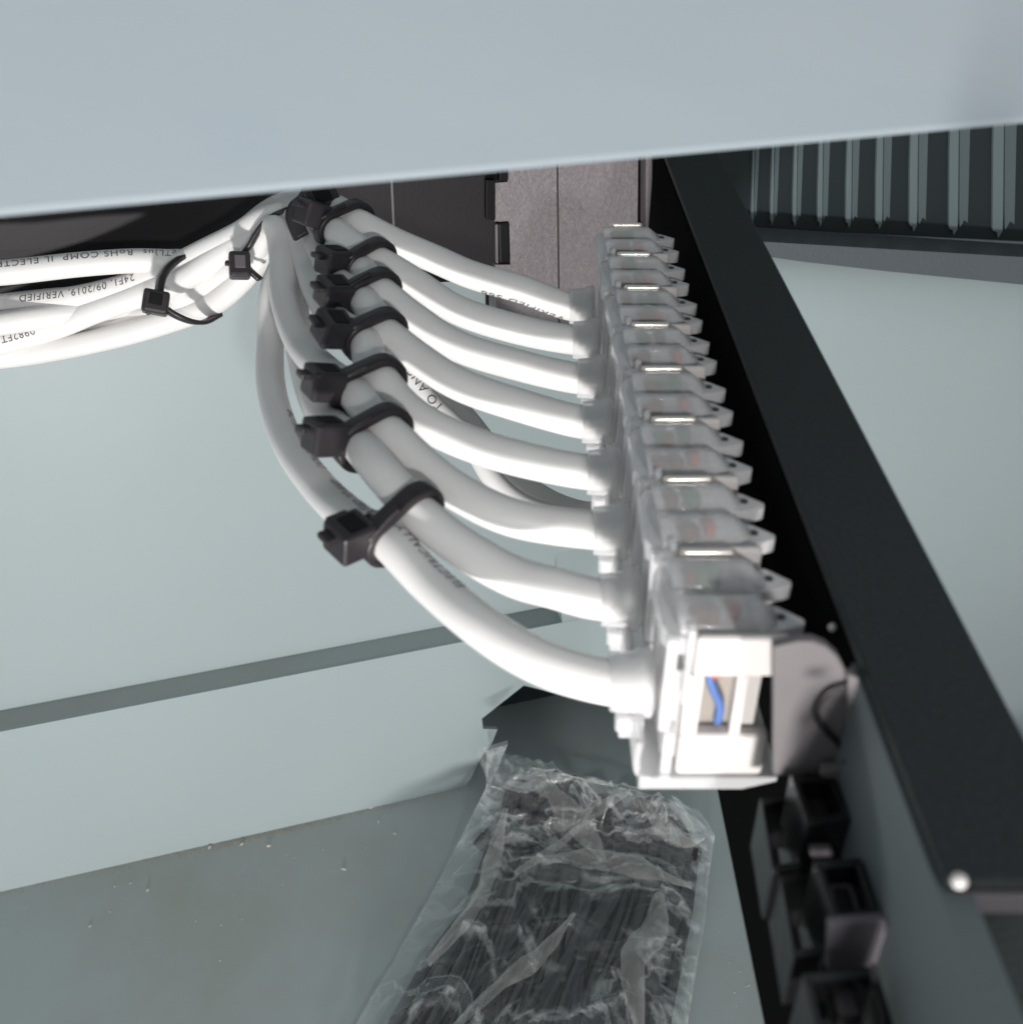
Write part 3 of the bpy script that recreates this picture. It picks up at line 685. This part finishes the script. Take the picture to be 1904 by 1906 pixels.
def free_tie(label, loop, head, hd, hs, hrot, tail, w, group):
    t = thing('cable_tie', label, 'cable tie', (0, 0, 0), group)
    bm = bmesh.new(); sp = spline(loop, 8)
    rr = sum(sp, Vector()) / len(sp)
    # strap with its flat side outwards from its centre
    rings = []
    T, _ = frames(sp)
    ax = (sp[0] - rr).cross(sp[len(sp) // 2] - rr).normalized()
    for p, tt in zip(sp, T):
        wv = ax; n_ = tt.cross(wv).normalized()
        rings.append([bm.verts.new(p + n_ * a + wv * b) for a, b in flat(w, 1.0, .22)])
    for i in range(len(rings) - 1):
        for j in range(8): bm.faces.new((rings[i][j], rings[i][(j + 1) % 8], rings[i + 1][(j + 1) % 8], rings[i + 1][j]))
    bm.faces.new(rings[0][::-1]); bm.faces.new(rings[-1])
    bm_obj('strap', bm, M['tie'], t, True)
    rot = cam.rotation_euler.to_matrix() @ Matrix.Rotation(hrot, 3, 'Z') @ Matrix.Rotation(.3, 3, 'Y')
    bm = bmesh.new(); boxbm(bm, head, hs, .8, rot, 3); bm_obj('head', bm, M['tie'], t)
    bm = bmesh.new(); boxbm(bm, Vector(head) + rot @ Vector((0, .4, hs[2] / 2)), (hs[0] * .5, hs[1] * .5, .5), .15, rot); bm_obj('head_slot', bm, M['mauve'] if 'small' in label else M['black'], t)
    bm = bmesh.new(); sweep(bm, spline(tail, 5), flat(w * .8, .9, .2), Vector((0, 0, 1))); bm_obj('tail', bm, M['tie'], t, True)
free_tie('black cable tie round the bundle at the left, head facing the lens', q((408, 585, 254), (376, 600, 247), (338, 592, 243), (300, 566, 241), (298, 530, 241), (312, 500, 243), (345, 475, 248), (390, 462, 256)),
         P(290, 563, 239), 241, (5.6, 5.2, 5), -.15, q((292, 562, 240), (280, 575, 239), (272, 580, 239)), 2.6, 'cable ties round the left bundle')
free_tie('small brownish cable tie head hanging where the left bundle turns', q((484, 520, 238), (462, 500, 237), (450, 480, 237), (466, 455, 236), (482, 428, 234), (505, 404, 232), (545, 385, 230)),
         P(446, 494, 236), 236, (4.6, 5.6, 4.6), .05, q((440, 494, 236), (428, 490, 236), (420, 489, 236)), 1.7, 'cable ties round the left bundle')
o = free_tie('black strap end standing up at the top of the comb', q((560, 440, 216), (545, 400, 218), (552, 375, 219), (570, 358, 222), (578, 330, 226)),
         P(600, 375, 220), 220, (6.5, 6, 5), .5, q((600, 375, 220), (640, 392, 218), (680, 410, 216)), 3.6, 'cable ties round the left bundle')

# ---------------------------------------------------------------- bag of ties on the floor
def bag_edge(t):          # left and right outline in the photo, t 0 (top) to 1 (below the frame)
    Lp = [(905, 1395), (905, 1470), (860, 1560), (805, 1665), (735, 1790), (665, 1906), (560, 2090)]
    Rp = [(1300, 1512), (1330, 1560), (1318, 1640), (1312, 1720), (1297, 1800), (1280, 1906), (1256, 2090)]
    x = t * (len(Lp) - 1); i = min(int(x), len(Lp) - 2); f_ = x - i
    return (Vector(Lp[i]).lerp(Vector(Lp[i + 1]), f_), Vector(Rp[i]).lerp(Vector(Rp[i + 1]), f_))
def sm(x): x = max(0, min(1, x)); return x * x * (3 - 2 * x)
def bag_pt(s, t, h):
    """s across 0..1, t along, h lift above the bag's lower side (mm)"""
    l, r = bag_edge(t)
    uv = l.lerp(r, s)
    top = math.sin(math.pi * s) * 22 * (1 - sm(t * 6)) - (s > 0) * 34 * (1 - sm(t * 6)) * (1 - abs(2 * s - .9)) * .6
    v = uv.y - (0 if t > .16 else top * .6)
    base = 1.5 + 27 * sm((1640 - v) / 270)
    p = PZ(uv.x, v, base)
    return p + Vector((0, 0, h))
bag = thing('plastic_bag', 'clear crumpled polythene bag holding black cable ties, on the shelf floor', 'bag')
nx, ny = 110, 150
def ridge(p, sc_, off):
    n = noise.noise(Vector((p[0] * sc_ + off, p[1] * sc_ * .7 + off * 1.7, off)))
    return 1 - min(1, abs(n) * 3.2)
def bag_h(s, t):
    e = min(1, math.sin(math.pi * max(0, min(1, s))) * 1.7)
    body = 13 * (e ** .8) * sm(t * 5.5) + 1.3
    w1 = ridge((s * 4 + t * 1.5, t * 9), .9, 3.1) ** 3 * 2.6
    w2 = ridge((s * 9 - t * 3, t * 12), 1.2, 8.4) ** 4 * 1.5
    w3 = noise.noise(Vector((s * 22, t * 34, 1.3))) * .7
    return body + (w1 + w2 + w3) * (0.25 + .75 * e)
bm = bmesh.new()
g = [[bm.verts.new(bag_pt(i / nx, j / ny, bag_h(i / nx, j / ny))) for i in range(nx + 1)] for j in range(ny + 1)]
for j in range(ny):
    for i in range(nx): bm.faces.new((g[j][i], g[j][i + 1], g[j + 1][i + 1], g[j + 1][i]))
bm_obj('top_film', bm, M['film'], bag, True)
bm = bmesh.new()
g = [[bm.verts.new(bag_pt(i / 30, j / 40, .35 + .5 * abs(noise.noise(Vector((i * .4, j * .3, 5)))))) for i in range(31)] for j in range(41)]
for j in range(40):
    for i in range(30): bm.faces.new((g[j][i], g[j][i + 1], g[j + 1][i + 1], g[j + 1][i]))
bm_obj('bottom_film', bm, M['film'], bag, True)
# folded flap at the upper left corner
fp = q((885, 1404, 375), (945, 1386, 373), (925, 1435, 372), (912, 1462, 371))
bm = bmesh.new(); bm.faces.new([bm.verts.new(p) for p in fp]); ex = bmesh.ops.extrude_face_region(bm, geom=list(bm.faces))
for v in [g_ for g_ in ex['geom'] if isinstance(g_, bmesh.types.BMVert)]: v.co += Vector((0, 2.0, 0))
bm_obj('flap', bm, M['film'], bag)
# seams and crease lines of heavier film
for sgn, s in ((0, .004), (1, .996)):
    bm = bmesh.new(); sweep(bm, [bag_pt(s, .02 + .98 * j / 60, bag_h(s, j / 60) * .6 + .3) for j in range(61)], circ(.28, 6)); bm_obj('seam', bm, M['film'], bag, True)

M['film2'] = mat('folded_film', (0.78, 0.79, 0.75), 0.14, 0.9, alpha=0.08, fres=0.8, bump=(120, 0.3, 0.002))
def crease(pts, wd, tw):
    sp = spline([bag_pt(a, b, bag_h(a, b) + .9) for a, b in pts], 8); bm = bmesh.new(); n = len(sp); T, Ns = frames(sp)
    rw = []
    for k, (p, t_, n_) in enumerate(zip(sp, T, Ns)):
        b_ = t_.cross(n_); w_ = wd * (.25 + .75 * math.sin(math.pi * (k + .5) / n)) * (1 + .3 * noise.noise(p * .2))
        an = tw * math.sin(k * .35); d_ = b_ * math.cos(an) + n_ * math.sin(an)
        rw.append([bm.verts.new(p + d_ * w_ * (m_ / 3 - 1) + n_ * (1.1 * (1 - (m_ / 3 - 1) ** 2) + .35 * noise.noise(p * .9 + d_ * m_))) for m_ in range(7)])
    for k in range(n - 1):
        for m_ in range(6): bm.faces.new((rw[k][m_], rw[k][m_ + 1], rw[k + 1][m_ + 1], rw[k + 1][m_]))
    bm_obj('fold', bm, M['film2'], bag, True)
crease([(.62, .17), (.50, .26), (.42, .38), (.30, .50)], 2.6, .5)
crease([(.22, .12), (.34, .24), (.50, .34), (.60, .43)], 4.5, .3)
crease([(.30, .45), (.50, .42), (.72, .44), (.93, .42)], 4.2, .35)
crease([(.16, .30), (.20, .45), (.22, .58), (.17, .75)], 3.2, .5)
crease([(.66, .14), (.74, .24), (.86, .28), (.95, .22)], 3.4, .4)
crease([(.30, .92), (.42, .80), (.50, .72), (.56, .60)], 3.0, .5)
crease([(.82, .50), (.84, .62), (.80, .74), (.86, .88)], 5.0, .2)

# loose ties inside
G2 = 'black cable ties packed in the bag'
protos = []
def bag_tie(rnd):
    t0 = rnd.uniform(.135, .32); t1 = 1.02
    s0 = rnd.uniform(.16, .90); s1 = .16 + (s0 - .16) * .95 + rnd.uniform(-.26, .26) + .06
    if t0 < .24: s0 = min(s0, .80)
    h0 = rnd.uniform(1.5, 9.5); pts = []
    loop = rnd.random() < .3
    for j in range(12):
        f_ = j / 11; s = s0 + (s1 - s0) * f_ + .03 * math.sin(f_ * 5 + s0 * 30)
        s = max(.13, min(.93, s)); t = t0 + (t1 - t0) * f_
        e = min(1, math.sin(math.pi * s) * 1.6)
        pts.append(bag_pt(s, t, 1 + h0 * e + .6 * math.sin(f_ * 9 + h0)))
    if loop:
        hs = pts[0].copy(); dv = (pts[1] - pts[0]); sd = dv.cross(Vector((0, 0, 1))).normalized() * rnd.choice((-1, 1))
        pre = [hs + sd * 9 + dv * 1.6, hs + sd * 7 + dv * .4, hs + sd * 3.4 - dv * .35]
        pts = pre + pts
    return pts
rnd = random.Random(21)
for i in range(62):
    pts = bag_tie(rnd)
    t = thing('packed_cable_tie', 'thin black cable tie packed lengthwise inside the clear bag', 'cable tie', (0, 0, 0), G2)
    bm = bmesh.new(); sweep(bm, spline(pts, 4), flat(rnd.uniform(3.0, 4.4), 1.1, .25), Vector((rnd.uniform(-.6, .6), 0, 1)))
    bm_obj('strap', bm, M['tieblack'], t, True)
    if True:
        d = (pts[1] - pts[0]).normalized(); z = Vector((0, 0, 1)); x = d.cross(z).normalized(); z = x.cross(d)
        rot = Matrix((x, d, z)).transposed() @ Matrix.Rotation(rnd.uniform(-1, 1), 3, 'Y')
        bm = bmesh.new(); boxbm(bm, pts[0], (5, 5.4, 4), .5, rot); bm_obj('head', bm, M['tie'], t)
